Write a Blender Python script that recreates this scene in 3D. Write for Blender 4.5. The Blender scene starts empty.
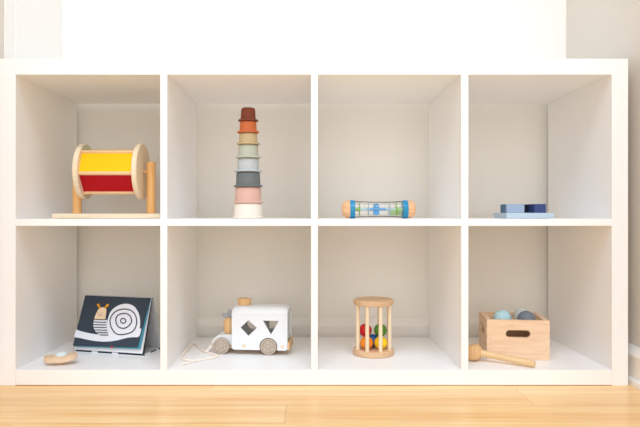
import bpy, bmesh, math, random
from mathutils import Vector, Matrix, Euler
random.seed(4)
PI = math.pi
R = math.radians
C = bpy.context.scene.collection

# ------------------------------------------------------------------ materials
def lin(c):
    return tuple(((v/255)/12.92 if v/255 <= .04045 else ((v/255+.055)/1.055)**2.4) for v in c) + (1,)

def base_mat(name, rgb, rough=.5, spec=.4, noise=0, scale=(40, 40, 40), bump=0, bump_scale=300):
    m = bpy.data.materials.new(name); m.use_nodes = True
    nt = m.node_tree; b = nt.nodes['Principled BSDF']
    b.inputs['Roughness'].default_value = rough
    b.inputs['Specular IOR Level'].default_value = spec
    c = lin(rgb)
    b.inputs['Base Color'].default_value = c
    tc = nt.nodes.new('ShaderNodeTexCoord')
    if noise:
        mp = nt.nodes.new('ShaderNodeMapping'); mp.inputs['Scale'].default_value = scale
        nz = nt.nodes.new('ShaderNodeTexNoise'); nz.inputs['Scale'].default_value = 1; nz.inputs['Detail'].default_value = 4
        rp = nt.nodes.new('ShaderNodeValToRGB')
        rp.color_ramp.elements[0].position = .3; rp.color_ramp.elements[1].position = .7
        rp.color_ramp.elements[0].color = tuple(v*(1-noise) for v in c[:3]) + (1,)
        rp.color_ramp.elements[1].color = tuple(min(1, v*(1+noise*.6)) for v in c[:3]) + (1,)
        nt.links.new(tc.outputs['Object'], mp.inputs[0]); nt.links.new(mp.outputs[0], nz.inputs['Vector'])
        nt.links.new(nz.outputs['Fac'], rp.inputs[0]); nt.links.new(rp.outputs[0], b.inputs['Base Color'])
    if bump:
        n2 = nt.nodes.new('ShaderNodeTexNoise'); n2.inputs['Scale'].default_value = bump_scale
        bp = nt.nodes.new('ShaderNodeBump'); bp.inputs['Strength'].default_value = bump; bp.inputs['Distance'].default_value = .001
        nt.links.new(tc.outputs['Object'], n2.inputs['Vector']); nt.links.new(n2.outputs['Fac'], bp.inputs['Height'])
        nt.links.new(bp.outputs[0], b.inputs['Normal'])
    return m

def wood_mat(name, light, dark, axis='X', fine=260, stretch=9, rough=.5):
    """grain running along one local axis"""
    m = bpy.data.materials.new(name); m.use_nodes = True
    nt = m.node_tree; b = nt.nodes['Principled BSDF']
    b.inputs['Roughness'].default_value = rough; b.inputs['Specular IOR Level'].default_value = .3
    tc = nt.nodes.new('ShaderNodeTexCoord'); mp = nt.nodes.new('ShaderNodeMapping')
    s = [fine]*3; s['XYZ'.index(axis)] = stretch
    mp.inputs['Scale'].default_value = s
    nz = nt.nodes.new('ShaderNodeTexNoise'); nz.inputs['Scale'].default_value = 1
    nz.inputs['Detail'].default_value = 5; nz.inputs['Distortion'].default_value = .4
    rp = nt.nodes.new('ShaderNodeValToRGB')
    rp.color_ramp.elements[0].position = .32; rp.color_ramp.elements[1].position = .62
    rp.color_ramp.elements[0].color = lin(dark); rp.color_ramp.elements[1].color = lin(light)
    nt.links.new(tc.outputs['Object'], mp.inputs[0]); nt.links.new(mp.outputs[0], nz.inputs['Vector'])
    nt.links.new(nz.outputs['Fac'], rp.inputs[0]); nt.links.new(rp.outputs[0], b.inputs['Base Color'])
    return m

def clear_mat(name):
    m = bpy.data.materials.new(name); m.use_nodes = True
    nt = m.node_tree; nt.nodes.remove(nt.nodes['Principled BSDF'])
    out = nt.nodes['Material Output']
    tr = nt.nodes.new('ShaderNodeBsdfTransparent'); tr.inputs[0].default_value = (.985, .99, .99, 1)
    gl = nt.nodes.new('ShaderNodeBsdfGlossy'); gl.inputs['Roughness'].default_value = .10
    fr = nt.nodes.new('ShaderNodeFresnel'); fr.inputs['IOR'].default_value = 1.12
    mx = nt.nodes.new('ShaderNodeMixShader')
    ad = nt.nodes.new('ShaderNodeMath'); ad.operation = 'ADD'; ad.inputs[1].default_value = .05
    nt.links.new(fr.outputs[0], ad.inputs[0]); nt.links.new(ad.outputs[0], mx.inputs[0]); nt.links.new(tr.outputs[0], mx.inputs[1])
    nt.links.new(gl.outputs[0], mx.inputs[2]); nt.links.new(mx.outputs[0], out.inputs[0])
    return m

def floor_mat():
    m = bpy.data.materials.new('bamboo_planks'); m.use_nodes = True
    nt = m.node_tree; b = nt.nodes['Principled BSDF']; L = nt.links.new
    N = nt.nodes.new
    def math_(op, a, bb=None):
        n = N('ShaderNodeMath'); n.operation = op
        for i, v in enumerate((a, bb)):
            if v is None: continue
            if isinstance(v, (int, float)): n.inputs[i].default_value = v
            else: L(v, n.inputs[i])
        return n.outputs[0]
    tc = N('ShaderNodeTexCoord'); sp = N('ShaderNodeSeparateXYZ'); L(tc.outputs['Object'], sp.inputs[0])
    W, LEN = .119, 1.22
    v = math_('DIVIDE', math_('ADD', sp.outputs['Y'], .149), W)
    row = math_('FLOOR', v); fv = math_('FRACT', v)
    off = math_('ADD', math_('MULTIPLY', row, .521), .475)
    u = math_('DIVIDE', math_('SUBTRACT', sp.outputs['X'], off), LEN)
    col = math_('FLOOR', u); fu = math_('FRACT', u)
    cb = N('ShaderNodeCombineXYZ'); L(row, cb.inputs[0]); L(col, cb.inputs[1])
    wn = N('ShaderNodeTexWhiteNoise'); wn.noise_dimensions = '2D'; L(cb.outputs[0], wn.inputs['Vector'])
    # narrow strips inside a plank
    strip = math_('FLOOR', math_('DIVIDE', sp.outputs['Y'], .0198))
    cb2 = N('ShaderNodeCombineXYZ'); L(strip, cb2.inputs[0]); L(col, cb2.inputs[1])
    wn2 = N('ShaderNodeTexWhiteNoise'); wn2.noise_dimensions = '2D'; L(cb2.outputs[0], wn2.inputs['Vector'])
    mp = N('ShaderNodeMapping'); mp.inputs['Scale'].default_value = (4, 190, 1); L(tc.outputs['Object'], mp.inputs[0])
    nz = N('ShaderNodeTexNoise'); nz.inputs['Scale'].default_value = 1; nz.inputs['Detail'].default_value = 5; L(mp.outputs[0], nz.inputs['Vector'])
    mp2 = N('ShaderNodeMapping'); mp2.inputs['Scale'].default_value = (2.5, 14, 1); L(tc.outputs['Object'], mp2.inputs[0])
    nz2 = N('ShaderNodeTexNoise'); nz2.inputs['Scale'].default_value = 1; L(mp2.outputs[0], nz2.inputs['Vector'])
    f = math_('ADD', math_('MULTIPLY', wn.outputs['Value'], .12), math_('MULTIPLY', wn2.outputs['Value'], .20))
    f = math_('ADD', f, math_('MULTIPLY', nz.outputs['Fac'], .80))
    f = math_('ADD', f, math_('MULTIPLY', nz2.outputs['Fac'], .22))
    rp = N('ShaderNodeValToRGB'); L(f, rp.inputs[0])
    e = rp.color_ramp.elements
    e[0].position = .42; e[0].color = lin(FLOOR_D); e[1].position = .86; e[1].color = lin(FLOOR_L)
    seam = math_('MAXIMUM', math_('LESS_THAN', fv, .016), math_('LESS_THAN', fu, .0016))
    mx = N('ShaderNodeMixRGB'); L(math_('MULTIPLY', seam, .32), mx.inputs[0]); L(rp.outputs[0], mx.inputs[1])
    mx.inputs[2].default_value = lin((150, 105, 60))
    L(mx.outputs[0], b.inputs['Base Color'])
    b.inputs['Roughness'].default_value = .30; b.inputs['Specular IOR Level'].default_value = .38
    return m

FLOOR_D, FLOOR_L = (234, 174, 102), (255, 220, 162)
M = {}
M['floor'] = floor_mat()
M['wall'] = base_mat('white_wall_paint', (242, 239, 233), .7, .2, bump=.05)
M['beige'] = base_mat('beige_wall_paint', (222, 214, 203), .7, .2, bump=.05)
M['trim'] = base_mat('white_trim_paint', (245, 242, 237), .35, .4)
M['shelf'] = base_mat('white_foil', (249, 248, 247), .34, .4, noise=.01, scale=(3, 3, 3))
M['birch'] = wood_mat('birch_ply', (238, 222, 194), (230, 208, 174), 'X')
M['birch_x'] = wood_mat('pale_dowel', (234, 198, 154), (224, 182, 134), 'X')
M['post'] = wood_mat('honey_wood', (236, 186, 122), (222, 166, 100), 'Z')
M['beech_z'] = wood_mat('beech_upright', (240, 220, 190), (230, 204, 168), 'Z')
M['beech'] = wood_mat('beech', (222, 186, 148), (208, 168, 128), 'X', 220, 14)
M['pine'] = wood_mat('pine', (238, 207, 174), (226, 190, 155), 'X', 150, 12)
M['pine_y'] = wood_mat('pine_sides', (240, 212, 184), (224, 186, 152), 'Y', 150, 12)
M['mallet'] = wood_mat('mallet_wood', (232, 200, 154), (220, 182, 132), 'X', 200, 14)
M['mallet_z'] = wood_mat('mallet_head_wood', (228, 188, 136), (206, 158, 106), 'Z', 200, 14)
M['toy'] = wood_mat('toy_wood', (234, 206, 174), (220, 186, 150), 'X', 180, 14)
M['yellow'] = base_mat('yellow_paint', (246, 194, 0), .6, .2)
M['red'] = base_mat('red_paint', (180, 8, 22), .6, .2)
M['green'] = base_mat('green_paint', (84, 140, 44), .45)
M['blue'] = base_mat('blue_paint', (36, 110, 185), .45)
M['orange'] = base_mat('orange_paint', (238, 140, 30), .45)
M['ball_yellow'] = base_mat('ball_yellow_paint', (248, 208, 24), .45)
M['ball_red'] = base_mat('ball_red_paint', (200, 24, 30), .45)
M['cord'] = base_mat('cotton_cord', (246, 234, 220), .9, .1, noise=.06, scale=(300, 300, 300))
M['clear'] = clear_mat('clear_plastic')

# ------------------------------------------------------------------ mesh helpers
def I(): return Matrix.Identity(4)
def T(x, y, z): return Matrix.Translation((x, y, z))
def RX(a): return Matrix.Rotation(a, 4, 'X')
def RY(a): return Matrix.Rotation(a, 4, 'Y')
def RZ(a): return Matrix.Rotation(a, 4, 'Z')

def add_box(bm, x0, x1, y0, y1, z0, z1, mt=None, mi=0):
    mt = mt or I()
    v = [bm.verts.new(mt @ Vector(p)) for p in
         ((x0,y0,z0),(x1,y0,z0),(x1,y1,z0),(x0,y1,z0),(x0,y0,z1),(x1,y0,z1),(x1,y1,z1),(x0,y1,z1))]
    for f in ((0,3,2,1),(4,5,6,7),(0,1,5,4),(1,2,6,5),(2,3,7,6),(3,0,4,7)):
        bm.faces.new([v[i] for i in f]).material_index = mi

def add_lathe(bm, prof, mt=None, seg=40, mi=0):
    """prof = [(r, z)...] bottom to top; r = 0 closes"""
    mt = mt or I(); rings = []
    for r, z in prof:
        if r <= 1e-7: rings.append([bm.verts.new(mt @ Vector((0, 0, z)))])
        else: rings.append([bm.verts.new(mt @ Vector((r*math.cos(2*PI*k/seg), r*math.sin(2*PI*k/seg), z))) for k in range(seg)])
    for a, b in zip(rings, rings[1:]):
        for k in range(seg):
            j = (k+1) % seg
            if len(a) == 1 and len(b) == 1: continue
            if len(a) == 1: f = bm.faces.new((a[0], b[j], b[k]))
            elif len(b) == 1: f = bm.faces.new((a[k], a[j], b[0]))
            else: f = bm.faces.new((a[k], a[j], b[j], b[k]))
            f.material_index = mi

def rod_profile(r, z0, z1, ch=.0008):
    return [(0, z0), (r-ch, z0), (r, z0+ch), (r, z1-ch), (r-ch, z1), (0, z1)]

def ball_profile(r, n=16, squash=1):
    return [(r*math.sin(PI*k/n) if 0 < k < n else 0, -r*squash*math.cos(PI*k/n)) for k in range(n+1)]

def add_tube(bm, pts, r, seg=8):
    pts = [Vector(p) for p in pts]; rings = []
    for i, p in enumerate(pts):
        t = (pts[min(i+1, len(pts)-1)] - pts[max(i-1, 0)]).normalized()
        a = Vector((0, 0, 1)) if abs(t.z) < .9 else Vector((1, 0, 0))
        u = t.cross(a).normalized(); w = t.cross(u).normalized()
        rings.append([bm.verts.new(p + r*(math.cos(2*PI*k/seg)*u + math.sin(2*PI*k/seg)*w)) for k in range(seg)])
    for a, b in zip(rings, rings[1:]):
        for k in range(seg):
            bm.faces.new((a[k], a[(k+1) % seg], b[(k+1) % seg], b[k]))
    bm.faces.new(rings[0][::-1]); bm.faces.new(rings[-1])

def smooth_path(pts, n=8):
    pts = [Vector(p) for p in pts]; out = []
    q = [2*pts[0]-pts[1]] + pts + [2*pts[-1]-pts[-2]]
    for i in range(1, len(q)-2):
        p0, p1, p2, p3 = q[i-1:i+3]
        for k in range(n):
            t = k/n
            out.append(.5*((2*p1) + (p2-p0)*t + (2*p0-5*p1+4*p2-p3)*t*t + (3*p1-p0-3*p2+p3)*t**3))
    return out + [pts[-1]]

def add_plate(bm, outer, holes, th, mt=None, mi=0):
    """flat outline (with holes) in local XY, thickness th along +Z"""
    mt = mt or I()
    tmp = bmesh.new()
    for loop in [outer] + list(holes):
        vs = [tmp.verts.new((p[0], p[1], 0)) for p in loop]
        for i in range(len(vs)): tmp.edges.new((vs[i], vs[(i+1) % len(vs)]))
    bmesh.ops.triangle_fill(tmp, use_beauty=True, use_dissolve=False, edges=tmp.edges[:])
    tmp.verts.index_update()
    faces = [[(l.vert.co.x, l.vert.co.y) for l in f.loops] for f in tmp.faces]
    tmp.free()
    cache = {}
    def V(p, z):
        k = (round(p[0], 7), round(p[1], 7), z)
        if k not in cache: cache[k] = bm.verts.new(mt @ Vector((p[0], p[1], z)))
        return cache[k]
    for f in faces:
        s = sum(f[i][0]*f[(i+1) % 3][1]-f[(i+1) % 3][0]*f[i][1] for i in range(3))
        g = f if s > 0 else f[::-1]
        for z, q in ((th, g), (0, g[::-1])):
            bm.faces.new([V(p, z) for p in q]).material_index = mi
        if th == 0: pass
    for loop in [outer] + list(holes):
        n = len(loop)
        for i in range(n):
            p, q = loop[i], loop[(i+1) % n]
            try: bm.faces.new((V(p, 0), V(q, 0), V(q, th), V(p, th))).material_index = mi
            except ValueError: pass

def add_film(bm, pts, fn, off, mi):
    """a very thin printed shape; pts are (u, v) on a page, fn maps them to 3-D at an offset"""
    tmp = bmesh.new()
    vs = [tmp.verts.new((p[0], p[1], 0)) for p in pts]
    for i in range(len(vs)): tmp.edges.new((vs[i], vs[(i+1) % len(vs)]))
    bmesh.ops.triangle_fill(tmp, use_beauty=True, use_dissolve=False, edges=tmp.edges[:])
    cache = {}
    for f in tmp.faces:
        q = [(l.vert.co.x, l.vert.co.y) for l in f.loops]
        s = sum(q[i][0]*q[(i+1) % 3][1]-q[(i+1) % 3][0]*q[i][1] for i in range(3))
        if s < 0: q = q[::-1]
        vv = []
        for p in q:
            if p not in cache: cache[p] = bm.verts.new(fn(p[0], p[1], off))
            vv.append(cache[p])
        bm.faces.new(vv).material_index = mi
    tmp.free()

def obj(name, bm, mat, parent=None, loc=(0, 0, 0), rot=(0, 0, 0), bevel=0, smooth=35, segs=2):
    bmesh.ops.recalc_face_normals(bm, faces=bm.faces[:])
    me = bpy.data.meshes.new(name); bm.to_mesh(me); bm.free()
    for m in (mat if isinstance(mat, (list, tuple)) else [mat]): me.materials.append(m)
    for p in me.polygons: p.use_smooth = True
    me.set_sharp_from_angle(angle=R(smooth))
    o = bpy.data.objects.new(name, me); C.objects.link(o)
    o.location = loc; o.rotation_euler = rot
    if parent: o.parent = parent
    if bevel:
        b = o.modifiers.new('bevel', 'BEVEL'); b.width = bevel; b.segments = segs
        b.limit_method = 'ANGLE'; b.angle_limit = R(40)
    return o

def box_obj(name, x0, x1, y0, y1, z0, z1, mat, parent=None, bevel=0, **k):
    bm = bmesh.new(); add_box(bm, x0, x1, y0, y1, z0, z1)
    return obj(name, bm, mat, parent, bevel=bevel, **k)

def tag(o, label, cat, group=None):
    o['label'] = label; o['category'] = cat
    if group: o['group'] = group
    return o

def thing(name, label, cat, loc, rotz=0, group=None):
    o = bpy.data.objects.new(name, None); C.objects.link(o)
    o.empty_display_size = .02
    o.location = loc; o.rotation_euler = (0, 0, rotz)
    return tag(o, label, cat, group)

def struct(o):
    o['kind'] = 'structure'; return o

# ------------------------------------------------------------------ the room (y = 0 is the shelf front, z = 0 the floor)
WY = .412                        # face of the back wall
WXL, WXR = -.7435, .774           # faces of the side walls
struct(box_obj('floor', -2.6, 2.6, -3.6, .5, -.03, 0, M['floor']))
NY = -.62                        # the niche opens into the wider room here
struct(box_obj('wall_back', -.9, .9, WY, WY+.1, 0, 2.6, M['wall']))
struct(box_obj('wall_right', WXR, 2.6, NY, WY, 0, 2.6, M['beige']))
struct(box_obj('wall_left', -2.6, WXL, NY, WY, 0, 2.6, M['beige']))

def skirting(name, length, mt):
    prof = [(0,0),(.0165,0),(.0165,.011),(.013,.016),(.0105,.018),(.0105,.062),(.0125,.066),(.0125,.072),(.009,.079),(.005,.086),(.004,.090),(0,.090)]
    bm = bmesh.new(); rows = []
    for x in (0, length):
        rows.append([bm.verts.new(mt @ Vector((x, -p[0], p[1]))) for p in prof])
    n = len(prof)
    for i in range(n):
        bm.faces.new((rows[0][i], rows[1][i], rows[1][(i+1) % n], rows[0][(i+1) % n]))
    bm.faces.new(rows[0]); bm.faces.new(rows[1][::-1])
    return struct(obj(name, bm, M['trim'], smooth=30))
skirting('baseboard_back', WXR-WXL-.024, T(WXL+.0075, WY, 0))
skirting('baseboard_right', WY-NY, T(WXR, WY, 0) @ RZ(-PI/2))
skirting('baseboard_left', (.065-NY), T(WXL, NY, 0) @ RZ(PI/2))
# white casing board on the left wall, a thin lip along its edge
struct(box_obj('trim_1', WXL, WXL+.0060, .1165, WY, .0, 2.6, M['trim'], bevel=.0008))
struct(box_obj('trim_2', WXL, WXL+.0030, .065, .1165, .0, 2.6, M['trim'], bevel=.0008))

# ------------------------------------------------------------------ shelving unit
SX0, SX1, SD = -.7215, .7492, .39
IN0, IN1 = -.6842, .7110
ZT, ZI, ZB = .7653, .7279, .0367
SH0, SH1 = .3739, .3903
u = thing('shelving_unit', 'white open cube shelving unit of eight compartments standing on the wooden floor', 'shelf', (0, 0, 0))
bv = .0007
box_obj('side_panel', SX0, IN0, 0, SD, 0, ZT, M['shelf'], u, bv)
box_obj('side_panel', IN1, SX1, 0, SD, 0, ZT, M['shelf'], u, bv)
box_obj('top_panel', IN0, IN1, .0006, SD, ZI, ZT, M['shelf'], u, bv)
box_obj('bottom_panel', IN0, IN1, .0006, SD, .0014, ZB, M['shelf'], u, bv)
DV = [(-.3459, -.3295), (.0073, .0230), (.3588, .3755)]
for a, b in DV: box_obj('divider', a, b, .0006, SD, ZB, ZI, M['shelf'], u, bv)
edges = [IN0] + [v for d in DV for v in d] + [IN1]
for k in range(4):
    box_obj('shelf_board', edges[2*k], edges[2*k+1], .001, SD, SH0, SH1, M['shelf'], u, bv)
Z1, Z2 = ZB+.0004, SH1+.0004                 # the two levels things stand on

# ------------------------------------------------------------------ spinning drum
t = thing('spinning_drum', 'wooden spinning drum with yellow and red panels on a stand in upper left compartment', 'toy', (-.504, .153, Z2))
box_obj('base', -.1375, .1335, -.05, .05, 0, .0120, M['birch'], t, .0015)
AZ = .1205
for x in (-.0925, .0985):
    bm = bmesh.new(); add_lathe(bm, rod_profile(.0112, 0, .1333, .001), seg=32)
    obj('post', bm, M['post'], t, (x, 0, .0115))
DX = [(-.0795, -.0665), (.0665, .0795)]
AX = RY(PI/2)
for a, b in DX:
    bm = bmesh.new(); add_lathe(bm, rod_profile(.0715, a, b, .0018), T(0, 0, 0) @ AX, 64)
    obj('disc', bm, M['birch'], t, (0, 0, AZ))
xa, xb = DX[0][1], DX[1][0]
RR = .0595
ang = [R(-8+60*k) for k in range(6)]         # 0 = towards the room
def pt(a, r=RR): return (-r*math.cos(a), r*math.sin(a))
for a in ang:
    bm = bmesh.new(); y, z = pt(a)
    add_lathe(bm, rod_profile(.0047, xa-.001, xb+.001, .0004), T(0, y, z) @ AX, 20)
    obj('rod', bm, M['birch_x'], t, (0, 0, AZ))
pan = ['yellow', 'green', 'blue', 'orange', 'blue', 'red']
for k in range(6):
    y0, z0 = pt(ang[k]); y1, z1 = pt(ang[(k+1) % 6])
    d = Vector((0, y1-y0, z1-z0)); L = d.length; mid = Vector((0, (y0+y1)/2, (z0+z1)/2))
    th = math.atan2(d.z, d.y)
    bm = bmesh.new(); add_box(bm, xa, xb, -L/2+.004, L/2-.004, -.0012, .0012, T(*mid) @ RX(th))
    p = obj('panel', bm, M[pan[k]], t, (0, 0, AZ)); p['label'] = pan[k] + ' painted drum panel'
for s, (a, b) in ((0, (-.083, -.0795)), (1, (.0795, .0885))):
    bm = bmesh.new(); add_lathe(bm, [(0, a), (.0026, a), (.0026, b-.004 if s else b), (.0046, b-.003 if s else b), (.0046, b), (0, b)], AX, 20)
    obj('axle_pin', bm, M['post'], t, (0, 0, AZ))

# ------------------------------------------------------------------ stacking cups
cups = [  # kind of colour, rgb, z0, z1, rim r, body r low, body r top
    ('cream', (236, 224, 208), 0, .0385, .0390, .0360, .0345),
    ('pink', (216, 172, 156), .0385, .0790, .0375, .0332, .0318),
    ('slate grey', (108, 112, 114), .0790, .1170, .0360, .0308, .0296),
    ('pale blue grey', (186, 191, 192), .1170, .1518, .0342, .0274, .0264),
    ('sage green', (184, 187, 170), .1518, .1860, .0320, .0257, .0247),
    ('sand yellow', (198, 176, 136), .1860, .2155, .0296, .0232, .0224),
    ('orange', (208, 114, 66), .2155, .2450, .0278, .0217, .0208),
    ('brown', (134, 72, 50), .2450, .2790, .0252, .0190, .0176)]
where = ['bottom of the cup tower, standing on the shelf board', 'second from bottom of the tower, on the cream cup',
         'third from bottom of the tower, on the pink cup', 'fourth from bottom, on the slate grey cup',
         'in the tower under the sand yellow cup', 'in the tower just under the orange cup', 'second from top of the tower, under the brown cup',
         'topmost and smallest of the tower']
for (cn, rgb, z0, z1, rr, rl, rt), w in zip(cups, where):
    h = z1-z0; bm = bmesh.new(); wl = .0016
    prof = [(rl-wl, 0), (rr-.0012, 0), (rr, .0008), (rr, .0036), (rr-.0012, .0046), (rl+.0012, .0048), (rl, .006),
            (rt+.0002, h-.005), (rt-.0006, h-.002), (rt-.003, h-.0003), (rt-.006, h), (0, h)]
    prof2 = [(0, h-wl), (rt-.005, h-wl), (rl-wl, .004), (rl-wl, 0)]
    add_lathe(bm, prof, seg=56); add_lathe(bm, prof2, seg=56)
    bmesh.ops.remove_doubles(bm, verts=bm.verts[:], dist=1e-6)
    o = obj('stacking_cup', bm, base_mat('silicone_'+cn.replace(' ', '_'), rgb, .6, .3, noise=.03, scale=(900, 900, 900)),
            None, (-.1514, .12, Z2+z0), smooth=40)
    tag(o, cn + ' upturned stacking cup, ' + w, 'cup', 'stacking cups in one tower')

# ------------------------------------------------------------------ rainmaker
t = thing('rainmaker', 'clear rainmaker tube with wooden end caps and blue rings lying on upper shelf', 'rattle', (.1702, .046, Z2))
RZc = .0223
def along(name, prof, mat, seg=40, parent=None, **k):
    bm = bmesh.new(); add_lathe(bm, prof, AX, seg)
    return obj(name, bm, mat, parent or t, (0, 0, RZc), **k)
M['cap'] = wood_mat('cap_wood', (232, 186, 142), (218, 166, 120), 'X', 180, 14)
M['ring_blue'] = base_mat('ring_blue', (16, 136, 182), .3, .5)
M['lightblue'] = base_mat('inner_light_blue', (150, 200, 222), .35, .5)
M['midblue'] = base_mat('inner_mid_blue', (70, 150, 205), .35, .5)
M['lime'] = base_mat('inner_lime', (160, 200, 80), .4)
M['bead'] = base_mat('bead_green', (190, 224, 150), .4)
M['disc_grey'] = base_mat('inner_grey', (196, 206, 212), .4)
for s in (-1, 1):
    p = [(0, .089), (.009, .0887), (.0155, .0865), (.0195, .082), (.0213, .076), (.0216, .0695), (0, .0695)]
    p = [(r, s*z) for r, z in p]
    along('end_cap', p, M['cap'])['label'] = 'rounded wooden end cap'
    along('ring', [(0, s*.0575), (.0214, s*.0575), (.0222, s*.0585), (.0222, s*.0685), (.0216, s*.0695), (0, s*.0695)], M['ring_blue'])['label'] = 'blue plastic ring'
n = 12
prof = [(.0180+.0022*(abs(k-n/2)/(n/2))**2, -.0575+.115*k/n) for k in range(n+1)]
along('clear_tube', prof, M['clear'], 56)
along('spindle', [(0, -.045), (.0022, -.045), (.0022, .057), (0, .057)], M['lightblue'])
along('hub', [(0, -.0575), (.0038, -.0575), (.0044, -.047), (.0062, -.0475), (.0062, -.044), (0, -.044)], M['lime'])['label'] = 'lime green hub'
for x, mt in ((-.0465, 'lime'), (-.0245, 'disc_grey'), (.0262, 'disc_grey'), (.0425, 'lime')):
    along('divider_disc', [(.0030, x), (.0165, x), (.0165, x+.0012), (.0030, x+.0012)], M[mt])
bm = bmesh.new()
for a0 in (20, 140, 260):
    pts = []
    for k in range(13):
        b = 2*PI*k/12
        pts.append((.0080*math.cos(b), .0085+.0068*math.sin(b)))
    add_plate(bm, pts[:-1], [], .0024, RX(R(a0)) @ T(0, -.0012, 0) @ RX(PI/2))
add_lathe(bm, [(0, -.021), (.0028, -.020), (.0034, -.008), (.0055, 0), (.0034, .008), (.0028, .024), (0, .025)], AX, 24)
obj('paddle_wheel', bm, M['midblue'], t, (-.006, 0, RZc))['label'] = 'mid blue paddle wheel'
bm = bmesh.new(); rng = random.Random(2); placed = []
while len(placed) < 110:
    x = rng.uniform(.029, .0555); a = rng.uniform(-.0150, .0150); z = rng.uniform(-.0155, -.001 if x < .042 else .004)
    if a*a+z*z > .0150**2 or a*a+z*z < .0042**2 or abs(x-.0431) < .002: continue
    if any((x-p[0])**2+(a-p[1])**2+(z-p[2])**2 < .0029**2 for p in placed[-200:]):
        if rng.random() < .97: continue
    placed.append((x, a, z))
    add_lathe(bm, ball_profile(.0015, 6), T(x, a, z), 8)
b_ = obj('beads', bm, M['bead'], t, (0, 0, RZc)); b_['kind'] = 'stuff'; b_['label'] = 'loose pale green beads'

# ------------------------------------------------------------------ blue puzzle blocks on their tray
bl = lambda n, c: base_mat(n, c, .5, .3)
tray = box_obj('block_tray', -.0592, .0592, -.055, .055, 0, .0138, bl('tray_blue', (184, 200, 211)), None, .0012,
               loc=(.5560, .157, Z2))
tag(tray, 'flat square pale blue wooden tray carrying four blocks', 'tray')
for nm, rgb, x0, x1, y0, y1, lb in (
        ('light', (150, 168, 192), .4985, .5425, .1040, .1160, 'light blue wooden block at front left of the pale tray'),
        ('navy', (52, 70, 120), .5672, .5967, .1040, .1500, 'royal blue wooden block at front right of the pale tray'),
        ('medium', (66, 104, 138), .5040, .5400, .1190, .1760, 'medium blue wooden block behind the light blue one on the tray'),
        ('dark', (20, 28, 50), .5480, .6080, .1560, .1990, 'darkest navy wooden block behind the royal blue one on the tray')):
    cx, cy = (x0+x1)/2, (y0+y1)/2
    o = box_obj('wooden_block', x0-cx, x1-cx, y0-cy, y1-cy, 0, .0222, bl('block_'+nm, rgb), None, .001, loc=(cx, cy, Z2+.0138))
    tag(o, lb, 'block', 'blue blocks on the tray')

# ------------------------------------------------------------------ snail cloth book standing as a tent
M['navy'] = base_mat('cloth_navy', (60, 69, 80), .85, .15, bump=.15, bump_scale=900)
M['black'] = base_mat('cloth_black', (34, 40, 50), .85, .15)
M['clothwhite'] = base_mat('cloth_white', (232, 234, 238), .85, .15)
M['teal'] = base_mat('cloth_teal', (74, 150, 172), .8, .15)
M['mint'] = base_mat('cloth_mint', (186, 208, 200), .85, .15)
M['greycloth'] = base_mat('cloth_grey', (196, 196, 200), .85, .15)
M['snailwhite'] = base_mat('print_white', (226, 229, 238), .85, .1)
M['skin'] = base_mat('print_skin', (232, 208, 176), .85, .1)
M['mustard'] = base_mat('print_mustard', (226, 160, 44), .85, .1)
M['ink'] = base_mat('print_ink', (40, 46, 62), .85, .1)
M['blush'] = base_mat('print_mouth', (150, 110, 120), .85, .1)
M['tagred'] = base_mat('tag_red', (200, 60, 70), .8, .1)
t = thing('cloth_book', 'dark cloth picture book with a white snail, propped open like a tent', 'book', (-.5045, .2065, Z1), R(-15.2))
HW, HD, RZt = .1, .046, .1447
def slant(bm, ytop, ztop, ybot, zbot, x0t, x1t, x0b, x1b, th, mi=0, dz=0):
    """a leaning board, thickness towards the outside (-n)"""
    d = Vector((0, ytop-ybot, ztop-zbot)).normalized(); nrm = Vector((0, -d.z, d.y))*th
    q = [Vector((x0b, ybot, zbot)), Vector((x1b, ybot+dz*.3, zbot+dz)), Vector((x1t, ytop, ztop)), Vector((x0t, ytop, ztop))]
    v = [bm.verts.new(p) for p in q] + [bm.verts.new(p+nrm) for p in q]
    for f in ((0,3,2,1),(4,5,6,7),(0,1,5,4),(1,2,6,5),(2,3,7,6),(3,0,4,7)):
        bm.faces.new([v[i] for i in f]).material_index = mi
bm = bmesh.new()                                    # the foot lying on the shelf
add_box(bm, -HW, HW, -HD, HD, 0, .0020, mi=0)
add_box(bm, -HW, HW, -HD, HD, .0020, .0050, mi=1)
add_box(bm, -HW+.001, HW-.001, -HD+.003, HD-.001, .0050, .0056, mi=2)
for x0, x1 in ((-.052, -.034), (.008, .026)): add_box(bm, x0, x1, -HD-.0003, -HD+.002, .0020, .0056, mi=0)
for y0, y1 in ((-.040, -.012), (.02, .03)): add_box(bm, HW-.002, HW+.0003, y0, y1, .0020, .0056, mi=0)
obj('base_board', bm, [M['clothwhite'], M['black'], M['greycloth']], t)
bm = bmesh.new(); slant(bm, .0, RZt, -HD+.003, .0056, -HW+.002, HW-.001, -HW, HW, .0022)
obj('cover', bm, M['black'], t)['label'] = 'black cloth cover board'
bm = bmesh.new(); slant(bm, -.0022, RZt, -HD-.0005, .0070, -HW+.002, HW-.001, -HW, HW-.003, .0030)
obj('page', bm, M['clothwhite'], t)['label'] = 'white cloth page edge'
bm = bmesh.new(); slant(bm, -.0050, RZt-.001, -HD-.0070, .0160, -HW+.002, HW-.001, -HW, HW-.0065, .0018, dz=.0040)
obj('page', bm, M['teal'], t)['label'] = 'teal edged cloth page'
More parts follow.
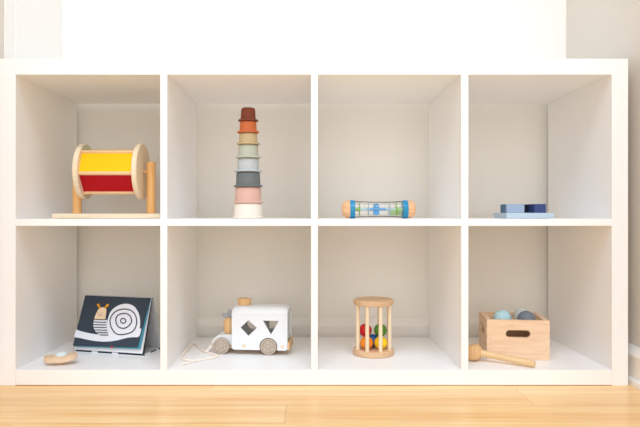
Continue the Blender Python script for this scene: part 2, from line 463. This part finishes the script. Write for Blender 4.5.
# front page with the picture
yt, zt, yb, zb, DZ = -.0068, RZt, -HD-.0100, .0190, .0056
xl_t, xr_t, xl_b, xr_b = -HW+.002, HW-.0015, -HW-.001, HW-.0125
bm = bmesh.new(); slant(bm, yt, zt, yb, zb, xl_t, xr_t, xl_b, xr_b, .0012, dz=DZ)
fp = obj('front_page', bm, M['navy'], t)
fp['label'] = 'navy front page with snail picture'
dn = Vector((0, yt-yb, zt-zb)).normalized(); nn = Vector((0, -dn.z, dn.y))
def page(uu, vv, off):
    w = vv
    x = (xl_b+(xl_t-xl_b)*w)*(1-uu) + (xr_b+(xr_t-xr_b)*w)*uu
    k = DZ*uu*(1-w)
    return Vector((x, yb+(yt-yb)*w+.3*k, zb+(zt-zb)*w+k)) + nn*(.0014+off)
def art(p):                                          # artwork sheet units -> page (u, v)
    v = (352-p[1])/308; l = 18+79*v; r = 415+85*v
    return ((p[0]-l)/(r-l), v)
bm = bmesh.new(); lay = [0]
def closed(pts, n=8):
    q = [Vector((p[0], p[1], 0)) for p in pts]; m = len(q); out = []
    for i in range(m):
        p0, p1, p2, p3 = q[(i-1) % m], q[i], q[(i+1) % m], q[(i+2) % m]
        for k in range(n):
            s = k/n
            w = .5*((2*p1)+(p2-p0)*s+(2*p0-5*p1+4*p2-p3)*s*s+(3*p1-p0-3*p2+p3)*s**3)
            out.append((w.x, w.y))
    return out
def film(pts, mi):
    lay[0] += 1
    add_film(bm, [art(p) for p in pts], page, .00012*lay[0], mi)
def stroke(pts, w, mi, loop=False):
    lay[0] += 1; n = len(pts); L_, R_ = [], []
    for i in range(n):
        a = pts[(i-1) % n] if loop or i else pts[i]; b = pts[(i+1) % n] if loop or i < n-1 else pts[i]
        dx, dy = b[0]-a[0], b[1]-a[1]; d = math.hypot(dx, dy) or 1
        L_.append((pts[i][0]-dy/d*w/2, pts[i][1]+dx/d*w/2)); R_.append((pts[i][0]+dy/d*w/2, pts[i][1]-dx/d*w/2))
    lv = [bm.verts.new(page(*art(p), .00012*lay[0])) for p in L_]; rv = [bm.verts.new(page(*art(p), .00012*lay[0])) for p in R_]
    for i in range(n if loop else n-1):
        j = (i+1) % n
        bm.faces.new((lv[i], lv[j], rv[j], rv[i])).material_index = mi
film([(38,255),(62,263),(92,270),(130,277),(170,281),(215,284),(260,286),(320,284),(370,272),(404,254),(408,240),(440,237),
      (436,262),(429,284),(416,291),(385,292),(352,297),(300,312),(255,321),(210,324),(160,322),(105,314),(62,306),(27,302)], 0)
film(closed([(240,290),(236,240),(238,190),(256,140),(296,104),(348,87),(394,98),(424,138),(434,190),(430,235),(414,266),(380,290),(310,300)]), 0)
film([(152,188),(235,188),(236,230),(240,286),(200,286),(165,272),(152,250),(147,225)], 0)
film(closed([(157,188),(160,168),(170,146),(180,128),(196,117),(214,115),(228,122),(229,145),(225,168),(220,189),(190,190)], 6), 1)
for p in ([(192,124),(180,102)], [(218,121),(238,101)]):
    stroke(p, 10, 2)
    film([(p[1][0]+9*math.cos(2*PI*k/16), p[1][1]+8*math.sin(2*PI*k/16)) for k in range(16)], 2)
stroke(closed([(262,166),(292,135),(340,121),(386,131),(410,165),(413,212),(390,256),(345,275),(297,277),(265,248),(252,205)]), 6.2, 3, True)
stroke(closed([(300,162),(338,148),(371,158),(384,193),(366,224),(335,240),(302,230),(288,195)]), 6.2, 3, True)
stroke([(333+16*math.cos(2*PI*k/24), 194+15*math.sin(2*PI*k/24)) for k in range(24)], 6, 3, True)
for y, x0, x1 in ((191,152,232),(207,149,232),(223,146,232),(239,147,233),(255,152,236),(270,160,240),(284,190,243)):
    stroke([(x0, y), ((x0+x1)/2, y+.6), (x1, y)], 4.8, 3)
stroke([(182,160),(188,165),(195,166),(203,161)], 3, 4)
for x in (180, 206): film([(x+2.4*math.cos(2*PI*k/10), 150+2.4*math.sin(2*PI*k/10)) for k in range(10)], 4)
obj('snail_picture', bm, [M['snailwhite'], M['skin'], M['mustard'], M['ink'], M['blush']], fp)['label'] = 'white snail with dark spiral shell'
bm = bmesh.new(); add_box(bm, .0120, .0175, -.0018, 0, -.0020, .0022, T(0, yb, zb+DZ/2))
obj('ribbon_tag', bm, M['tagred'], fp)['label'] = 'tiny red ribbon tag'
bm = bmesh.new()
slant(bm, .0008, RZt, HD-.003, .0056, -HW, HW, -HW, HW, -.0030)
bk = obj('back_flap', bm, M['greycloth'], t); bk['label'] = 'grey cloth back flap'
bm = bmesh.new()
slant(bm, .0040, RZt-.001, HD-.0002, .0058, HW-.006, HW+.0012, HW-.006, HW+.0012, -.0016)
obj('edging', bm, M['mint'], bk)['label'] = 'mint edging'
bm = bmesh.new()
slant(bm, .0040, RZt-.001, HD-.0002, .0058, -HW-.0012, -HW+.006, -HW-.0012, -HW+.006, -.0016)
obj('edging', bm, M['mint'], bk)['label'] = 'mint edging'

# ------------------------------------------------------------------ small wooden toy in front of the book
t = thing('wooden_teether', 'small flat wooden toy with pale blue knob lying in front of the snail book', 'toy', (-.6010, .058, Z1), R(10))
out = []
for k in range(48):
    a = 2*PI*k/48
    r = .0385*(1-.46*math.sin(a)**2)
    out.append((r*math.cos(a), r*math.sin(a)))
bm = bmesh.new(); add_plate(bm, out, [], .0130)
for v in bm.verts: v.co.z += 2.2*v.co.x**2 - .001
obj('plate', bm, M['toy'], t, (0, 0, .0082), (0, R(-3), 0), bevel=.0045, segs=4, smooth=60)
bm = bmesh.new(); add_lathe(bm, [(0, 0), (.006, .0006), (.0115, .003), (.0155, .007), (.0175, .0115), (0, .0115)], seg=36)
obj('foot', bm, M['toy'], t, smooth=60)
bm = bmesh.new(); add_lathe(bm, [(0, 0), (.0145, 0), (.0140, .004), (.0115, .0078), (.0065, .0103), (0, .0110)], seg=36)
obj('knob', bm, base_mat('pale_blue_paint', (216, 228, 228), .5), t, (.0005, .003, .0180), smooth=60)['label'] = 'pale blue domed knob'

# ------------------------------------------------------------------ white van
M['vanwhite'] = base_mat('van_white_paint', (232, 235, 237), .35, .4)
M['vanpanel'] = base_mat('van_end_panel', (210, 218, 212), .4, .4)
M['wheel'] = wood_mat('grey_wheel_wood', (196, 180, 164), (172, 154, 138), 'X', 300, 60)
M['wheelring'] = base_mat('wheel_groove', (128, 108, 92), .6, .2)
M['honey'] = wood_mat('honey_peg', (230, 188, 136), (216, 170, 116), 'Z', 200, 14)
M['chassis'] = wood_mat('chassis_wood', (222, 190, 150), (204, 168, 124), 'X')
M['earg'] = base_mat('ear_grey', (160, 161, 165), .6, .2)
VX, VY, VR = -.1220, .1960, R(-5.5)
t = thing('toy_van', 'white wooden toy van with diamond and triangle cut-outs and grey wooden wheels', 'toy van', (VX, VY, Z1), VR)
BX0, BX1, BY, BZ0, BZ1, RC, TH = -.0725, .0735, .0430, .0125, .1235, .020, .0055
def rounded_end(x0, x1, z0, z1, r0, r1=None):
    r1 = r0 if r1 is None else r1; p = []
    for cx, cz, a0 in ((x1-r1, z1-r1, 0), (x0+r0, z1-r0, 90)):
        r = r1 if a0 == 0 else r0
        p += [(cx+r*math.cos(R(a0+9*k)), cz+r*math.sin(R(a0+9*k))) for k in range(11)]
    return p
WB = (-.1005, .0238); WR = .0212       # wheel centres
def side_outline():
    p = [(BX0, BZ0+.006), (BX0+.003, BZ0+.001), (BX0+.007, BZ0)]
    ra = WR+.0022; dz = BZ0-WR; h = math.sqrt(ra*ra-dz*dz)
    a0 = math.atan2(dz, -h); a1 = math.atan2(dz, h)
    a0 = a0 + 2*PI if a0 < 0 else a0
    p += [(WB[1]+ra*math.cos(a0+(a1-a0)*k/20), WR+ra*math.sin(a0+(a1-a0)*k/20)) for k in range(21)]
    p += [(BX1-.004, BZ0), (BX1, BZ0+.004), (BX1, BZ1-RC), (BX0, BZ1-RC)]
    return p
dia = [(-.0285, .0900), (-.0065, .0700), (-.0285, .0490), (-.0490, .0700)]
tri = [(.0100, .0890), (.0510, .0890), (.0305, .0530)]
circ = [(-.0290+.0185*math.cos(2*PI*k/32), .0700+.0185*math.sin(2*PI*k/32)) for k in range(32)]
sqr = [(.0140, .0540), (.0480, .0540), (.0480, .0880), (.0140, .0880)]
bm = bmesh.new(); add_plate(bm, side_outline(), [dia, tri], TH, T(0, -BY+TH, 0) @ RX(PI/2))
obj('side_wall', bm, M['vanwhite'], t, bevel=.0008)['label'] = 'white side with diamond and triangle openings'
bm = bmesh.new(); add_plate(bm, side_outline(), [circ, sqr], TH, T(0, BY, 0) @ RX(PI/2))
obj('side_wall', bm, M['vanwhite'], t, bevel=.0008)
# arched roof: bent sheet from side to side, its ends rounded in side view
bm = bmesh.new(); NS = 8
sec = []
for k in range(NS+1):
    a = PI - PI/2*k/NS
    sec.append((-BY+RC+RC*math.cos(a), BZ1-RC+RC*math.sin(a), -BY+RC+(RC-TH)*math.cos(a), BZ1-RC+(RC-TH)*math.sin(a)))
sec += [(-y, z, -yi, zi) for y, z, yi, zi in sec[::-1]]
cols = []
for k in range(13):
    e = k/12; x = BX0+(BX1-BX0)*e
    row = []
    for (y, z, yi, zi) in sec:
        row.append((bm.verts.new((x, y, z)), bm.verts.new((x, yi, zi))))
    cols.append(row)
for a, b in zip(cols, cols[1:]):
    for i in range(len(sec)-1):
        bm.faces.new((a[i][0], a[i+1][0], b[i+1][0], b[i][0])); bm.faces.new((a[i][1], b[i][1], b[i+1][1], a[i+1][1]))
    for i in (0, len(sec)-1): bm.faces.new((a[i][0], b[i][0], b[i][1], a[i][1]))
for a in (cols[0], cols[-1]):
    for i in range(len(sec)-1): bm.faces.new((a[i][0], a[i][1], a[i+1][1], a[i+1][0]))
# corner rounding seen from the side
for v in bm.verts:
    dx = min(v.co.x-BX0, BX1-v.co.x)
    if dx < .012: v.co.z -= .0055*(1-dx/.012)**2 * (1 if v.co.z > BZ1-RC+.004 else 0)
obj('roof', bm, M['vanwhite'], t, bevel=.0006, smooth=50)
def arch(ins):
    y = BY-ins; r = RC-ins
    p = [(-y, BZ0+.002), (y, BZ0+.002)]
    p += [(y-r+r*math.cos(R(9*k)), BZ1-.006-r-ins+r*math.sin(R(9*k))) for k in range(11)]
    p += [(-y+r-r*math.sin(R(9*k)), BZ1-.006-r-ins+r*math.cos(R(9*k))) for k in range(11)]
    return p
for x, nm in ((BX0+.003, 'front_panel'), (BX1-.0085, 'rear_panel')):
    bm = bmesh.new(); add_plate(bm, arch(TH+.0003), [], .005, T(x, 0, 0) @ RZ(PI/2) @ RX(PI/2))
    obj(nm, bm, M['vanpanel'], t)['label'] = 'pale grey green end panel'
bm = bmesh.new(); add_box(bm, -.106, BX1+.0035, -.030, .030, .0130, .0225); obj('chassis', bm, M['chassis'], t, bevel=.001)['label'] = 'natural wood chassis board'
bm = bmesh.new(); add_box(bm, BX1, BX1+.0045, -BY+.001, BY-.001, .0135, .034); obj('bumper', bm, M['honey'], t, bevel=.001)['label'] = 'natural wood rear bumper'
# bonnet with the arched wings over the front wheels
p = [(BX0-.0002, .0225), (BX0-.0002, .0480), (-.098, .0480)]
p += [(-.1045+.0225*math.cos(R(75+10*k)), .0245+.0225*math.sin(R(75+10*k))) for k in range(11)]
p += [(-.1240, .0225)]
bm = bmesh.new(); add_plate(bm, p[::-1], [], 2*.0300, T(0, .0300, 0) @ RX(PI/2))
obj('bonnet', bm, M['vanwhite'], t, bevel=.0012)['label'] = 'low white bonnet'
for wx in WB:
    for s in (-1, 1):
        bm = bmesh.new()
        add_lathe(bm, [(0, 0), (WR-.0015, 0), (WR, .0015), (WR, .0095), (WR-.0015, .011), (.0168, .011), (.0168, .0104), (.0158, .0104), (.0158, .011),
                       (.0070, .011), (.0070, .0102), (.0062, .0102), (.0062, .0116), (0, .0118)], RX(s*PI/2), 44)
        for f in bm.faces:
            c = f.calc_center_median(); rr = math.hypot(c.x, c.z)
            if abs(c.y) > .0098 and (.0157 < rr < .0169 or .0061 < rr < .0071): f.material_index = 1
        w = obj('wheel', bm, [M['wheel'], M['wheelring']], t, (wx, -s*.0325, WR))
        bm = bmesh.new()
        for k in range(6):
            a = PI*k/3
            add_lathe(bm, [(0, 0), (.0012, 0), (.0012, .0004), (0, .0004)], RX(s*PI/2) @ T(.0115*math.cos(a), .0115*math.sin(a), .0108), 10)
        obj('spoke_dots', bm, M['wheelring'], w)
for x in (-.0400, .0605):
    bm = bmesh.new(); add_lathe(bm, [(0, 0), (.0049, 0), (.0045, .0012), (0, .0017)], T(x, -BY+.0002, .0230) @ RX(PI/2), 24)
    obj('wooden_plug', bm, M['birch'], t)['label'] = 'round natural wood plug'
# pull cord
def g(x, y, z=.0034):                                 # world floor spot -> van frame
    q = RZ(-VR) @ Vector((x-VX, y-VY, z)); return q
cr = .0023
bm = bmesh.new()
path = [Vector((-.1230, -.010, .030)), Vector((-.1275, -.020, .0295)), g(-.2580, .1880, .016), g(-.2680, .1800), g(-.2900, .2180), g(-.3160, .2830), g(-.3215, .2550),
        g(-.3220, .1900), g(-.3200, .1320), g(-.3110, .0935), g(-.2915, .0835), g(-.2770, .0775), g(-.2560, .0950), g(-.2360, .1120), g(-.2300, .1330), g(-.2420, .1480)]
add_tube(bm, smooth_path(path, 10), cr)
pl = [Vector((-.1230, .004, .030)), Vector((-.1290, -.012, .028)), g(-.2545, .1880, .016), g(-.2630, .1770), g(-.2420, .1480)]
add_tube(bm, smooth_path(pl, 10), .0028)
add_tube(bm, smooth_path([g(-.2770, .0775, .0036), g(-.2900, .0560), g(-.3030, .0400)], 8), cr)
add_lathe(bm, ball_profile(.0036, 10), T(*g(-.2770, .0775, .0042)), 14)
add_lathe(bm, ball_profile(.0042, 10), T(*g(-.2655, .1785, .0046)), 14)
obj('pull_cord', bm, M['cord'], t)['label'] = 'loose cream cotton pull cord with knots'
def onvan(x, y, z):
    q = RZ(VR) @ Vector((x, y, z)); return (q.x+VX, q.y+VY, q.z+Z1)
# peg mouse on the bonnet
t2 = thing('peg_mouse', 'natural wood peg figure with grey ears at the front of the toy van', 'figure', onvan(-.0872, -.010, .0481), VR)
bm = bmesh.new(); add_lathe(bm, [(0, 0), (.0088, 0), (.0102, .0012), (.0128, .010), (.0140, .021), (.0134, .030), (.0110, .037), (.0070, .0412), (.0030, .0430), (0, .0434)], seg=36)
obj('body', bm, M['honey'], t2, smooth=60)
for s, a, b in ((-.0080, R(-62), .0475), (.0035, R(-16), .0545)):
    bm = bmesh.new(); add_lathe(bm, ball_profile(.0088, 12), Matrix.Diagonal((.72, .35, 1.35, 1)), 20)
    obj('ear', bm, M['earg'], t2, (s, -.003, b), (0, a, 0), smooth=60)['label'] = 'grey rounded ear'
# block on the roof and a block inside
bm = bmesh.new(); add_lathe(bm, [(0, 0), (.0165, 0), (.0175, .0012), (.0175, .0145), (.0158, .0170), (0, .0175)], seg=44)
o = obj('wooden_block', bm, M['honey'], None, onvan(-.0470, 0, BZ1), (0, 0, VR))
tag(o, 'round natural wood block lying on the roof of the toy van', 'block')
o = box_obj('wooden_block', -.013, .013, -.012, .012, 0, .030, bl('mint_paint', (176, 208, 196)), None, .0015, loc=onvan(.036, -.012, .0226), rot=(0, 0, R(25)))
tag(o, 'mint green block seen through the triangle opening of the toy van', 'block')

# ------------------------------------------------------------------ cylinder rattle with balls
RXc, RYc = .1706, .167
t = thing('cylinder_rattle', 'upright wooden roller rattle with dowel bars caging coloured balls', 'rattle', (RXc, RYc, Z1))
for z0, z1, r in ((0, .0145, .0534), (.1295, .1430, .0522)):
    bm = bmesh.new(); add_lathe(bm, [(0, z0), (r-.002, z0), (r, z0+.002), (r, z1-.0025), (r-.0025, z1), (0, z1)], seg=64)
    obj('end_disc', bm, M['beech'], t)
for k in range(8):
    a = R(18+45*k)
    bm = bmesh.new(); add_lathe(bm, [(.0051, .0142), (.0051, .1300)], T(.0438*math.cos(a), .0438*math.sin(a), 0), 20)
    obj('dowel', bm, M['beech_z'], t)
for nm, (x, y, z), lb in (
        ('orange', (-.0178, -.0120, .0302), 'orange ball at lower left inside the dowel rattle'),
        ('ball_yellow', (.0185, -.0120, .0302), 'yellow ball at lower right inside the dowel rattle'),
        ('blue', (.0010, .0185, .0302), 'blue ball at the back inside the dowel rattle'),
        ('ball_red', (-.0200, .0040, .0598), 'red ball on top of the orange ball inside the rattle'),
        ('green', (.0195, .0040, .0598), 'green ball on top of the yellow ball inside the rattle')):
    bm = bmesh.new(); add_lathe(bm, ball_profile(.0168, 20), seg=32)
    o = obj('rattle_ball', bm, M[nm], None, (RXc+x-.0010, RYc+y, Z1+z+.0012), smooth=60)
    tag(o, lb, 'ball', 'balls caged in the rattle')

# ------------------------------------------------------------------ wooden crate with balls
CX, CY, CR = .5345, .1700, R(-7)
t = thing('wooden_crate', 'natural pine box with slot handles holding three painted balls', 'box', (CX, CY, Z1), CR)
W2, D2, H, WT = .0762, .0670, .0980, .0115
nf = 7
def fingers(w, first):
    """outline w wide, H high, notched at both ends; first: the lowest finger is kept"""
    left, right = [], []
    for k in range(nf):
        keep = (k % 2 == 0) == first
        x = w if keep else w-WT
        right += [(x, H*k/nf), (x, H*(k+1)/nf)]
    left = [(-x, z) for x, z in right[::-1]]
    out = []
    for p in right+left:
        if not out or (abs(out[-1][0]-p[0]) > 1e-9 or abs(out[-1][1]-p[1]) > 1e-9): out.append(p)
    return out
def slot(w, h, cz):
    r = h/2; p = [(w/2-r+r*math.cos(R(-90+15*k)), cz+r*math.sin(R(-90+15*k))) for k in range(13)]
    return p + [(-x, 2*cz-z) for x, z in p]
for nm, y in (('front_wall', -D2+WT), ('back_wall', D2)):
    bm = bmesh.new(); add_plate(bm, fingers(W2, True), [slot(.0600, .0185, .0640)], WT, T(0, y, 0) @ RX(PI/2))
    obj(nm, bm, M['pine'], t)
for x in (-W2+WT, W2):
    bm = bmesh.new(); add_plate(bm, fingers(D2, False), [slot(.0600, .0185, .0640)], WT, T(x, 0, 0) @ RZ(-PI/2) @ RX(PI/2))
    obj('side_wall', bm, M['pine_y'], t)
box_obj('bottom', -W2+WT, W2-WT, -D2+WT, D2-WT, .002, .008, M['pine'], t)
LZ, BR = .0860, .0232
spots = [(-.0290, -.0180), (.0285, -.0270), (.0300, .0290), (-.0320, .0320)]
hr = math.sqrt(BR**2-.0065**2)
bm = bmesh.new()
holes = [[(x+(hr-.0010)*math.cos(2*PI*k/40), y+(hr-.0010)*math.sin(2*PI*k/40)) for k in range(40)] for x, y in spots]
add_plate(bm, [(-W2+WT, -D2+WT), (W2-WT, -D2+WT), (W2-WT, D2-WT), (-W2+WT, D2-WT)], holes, .006, T(0, 0, LZ-.006))
obj('lid', bm, M['pine'], t)['label'] = 'inset board with round holes'
for (x, y), nm, rgb, lb in zip(spots, ('light', 'slate', 'pale'), ((176, 212, 220), (112, 121, 130), (206, 212, 208)),
        ('light blue ball at left on top of the pine box', 'slate grey blue ball at front right on the pine box', 'pale grey ball at the back of the pine box')):
    bm = bmesh.new(); add_lathe(bm, ball_profile(BR, 24), seg=40)
    q = RZ(CR) @ Vector((x, y, 0))
    o = obj('wooden_ball', bm, base_mat('ball_'+nm+'_paint', rgb, .5, .3), None, (CX+q.x, CY+q.y, Z1+LZ+.0072), smooth=60)
    tag(o, lb, 'ball', 'balls on the pine box')

# ------------------------------------------------------------------ mallet
A, B = Vector((.4140, .0950, .0214)), Vector((.5385, .0205, .0082))
d = (B-A); ln = d.length; hz = math.atan2(d.y, d.x); tilt = math.asin(-d.z/ln)
t = thing('mallet', 'natural wood toy mallet lying on the shelf in front of the pine box', 'mallet', (A.x, A.y, Z1), hz)
bm = bmesh.new()
add_lathe(bm, [(0, .012), (.0095, .012), (.0092, .020), (.0084, .028), (.0082, ln*.6), (.0083, ln-.0012), (.0073, ln), (0, ln)], RY(PI/2), 28)
obj('handle', bm, M['mallet'], t, (0, 0, A.z), (0, tilt, 0))
bm = bmesh.new()
hl = .0215
add_lathe(bm, [(0, -hl), (.0120, -hl), (.0150, -hl+.0015), (.0188, -hl+.009), (.0198, -hl+.017), (.0202, 0), (.0198, hl-.017), (.0188, hl-.009), (.0150, hl-.0015), (.0120, hl), (0, hl)], RX(PI/2), 40)
obj('head', bm, M['mallet_z'], t, (0, 0, A.z-.0011), smooth=50)

# ------------------------------------------------------------------ light
w = bpy.data.worlds.new('daylight'); bpy.context.scene.world = w; w.use_nodes = True
bg = w.node_tree.nodes['Background']; bg.inputs[0].default_value = (.90, .985, 1.10, 1); bg.inputs[1].default_value = .45
def area(name, loc, rot, sx, sy, power, col):
    l = bpy.data.lights.new(name, 'AREA'); l.shape = 'RECTANGLE'; l.size = sx; l.size_y = sy; l.energy = power; l.color = col
    o = bpy.data.objects.new(name, l); C.objects.link(o); o.location = loc; o.rotation_euler = rot
    return o
area('front_fill', (0, -3.5, 1.1), (R(90), 0, 0), 3.6, 2.1, 48, (1, .965, .90))  # added fill behind the camera, warm like bounce off the room
area('high_fill', (0, -2.8, 4.0), (R(39), 0, 0), 4.2, 2.2, 165, (.865, .98, 1.13))  # added cool fill from high up, brightens floor and shelf; no modelled opening

# ------------------------------------------------------------------ camera
cam = bpy.data.cameras.new('camera'); co = bpy.data.objects.new('camera', cam); C.objects.link(co)
co.location = (0, -1.467, .4029); co.rotation_euler = (R(90), 0, 0)
cam.sensor_width = 36; cam.lens = 36*627/640; cam.shift_x = 12/640; cam.shift_y = 0
cam.clip_start = .05
cam.dof.use_dof = True; cam.dof.focus_distance = 1.55; cam.dof.aperture_fstop = 4.0
s = bpy.context.scene; s.camera = co
s.view_settings.view_transform = 'Standard'; s.view_settings.look = 'None'
s.view_settings.exposure = -.10; s.view_settings.gamma = 1; s.view_settings.use_curve_mapping = False
s.cycles.max_bounces = 12; s.cycles.diffuse_bounces = 8; s.cycles.transparent_max_bounces = 12
s.cycles.use_denoising = True
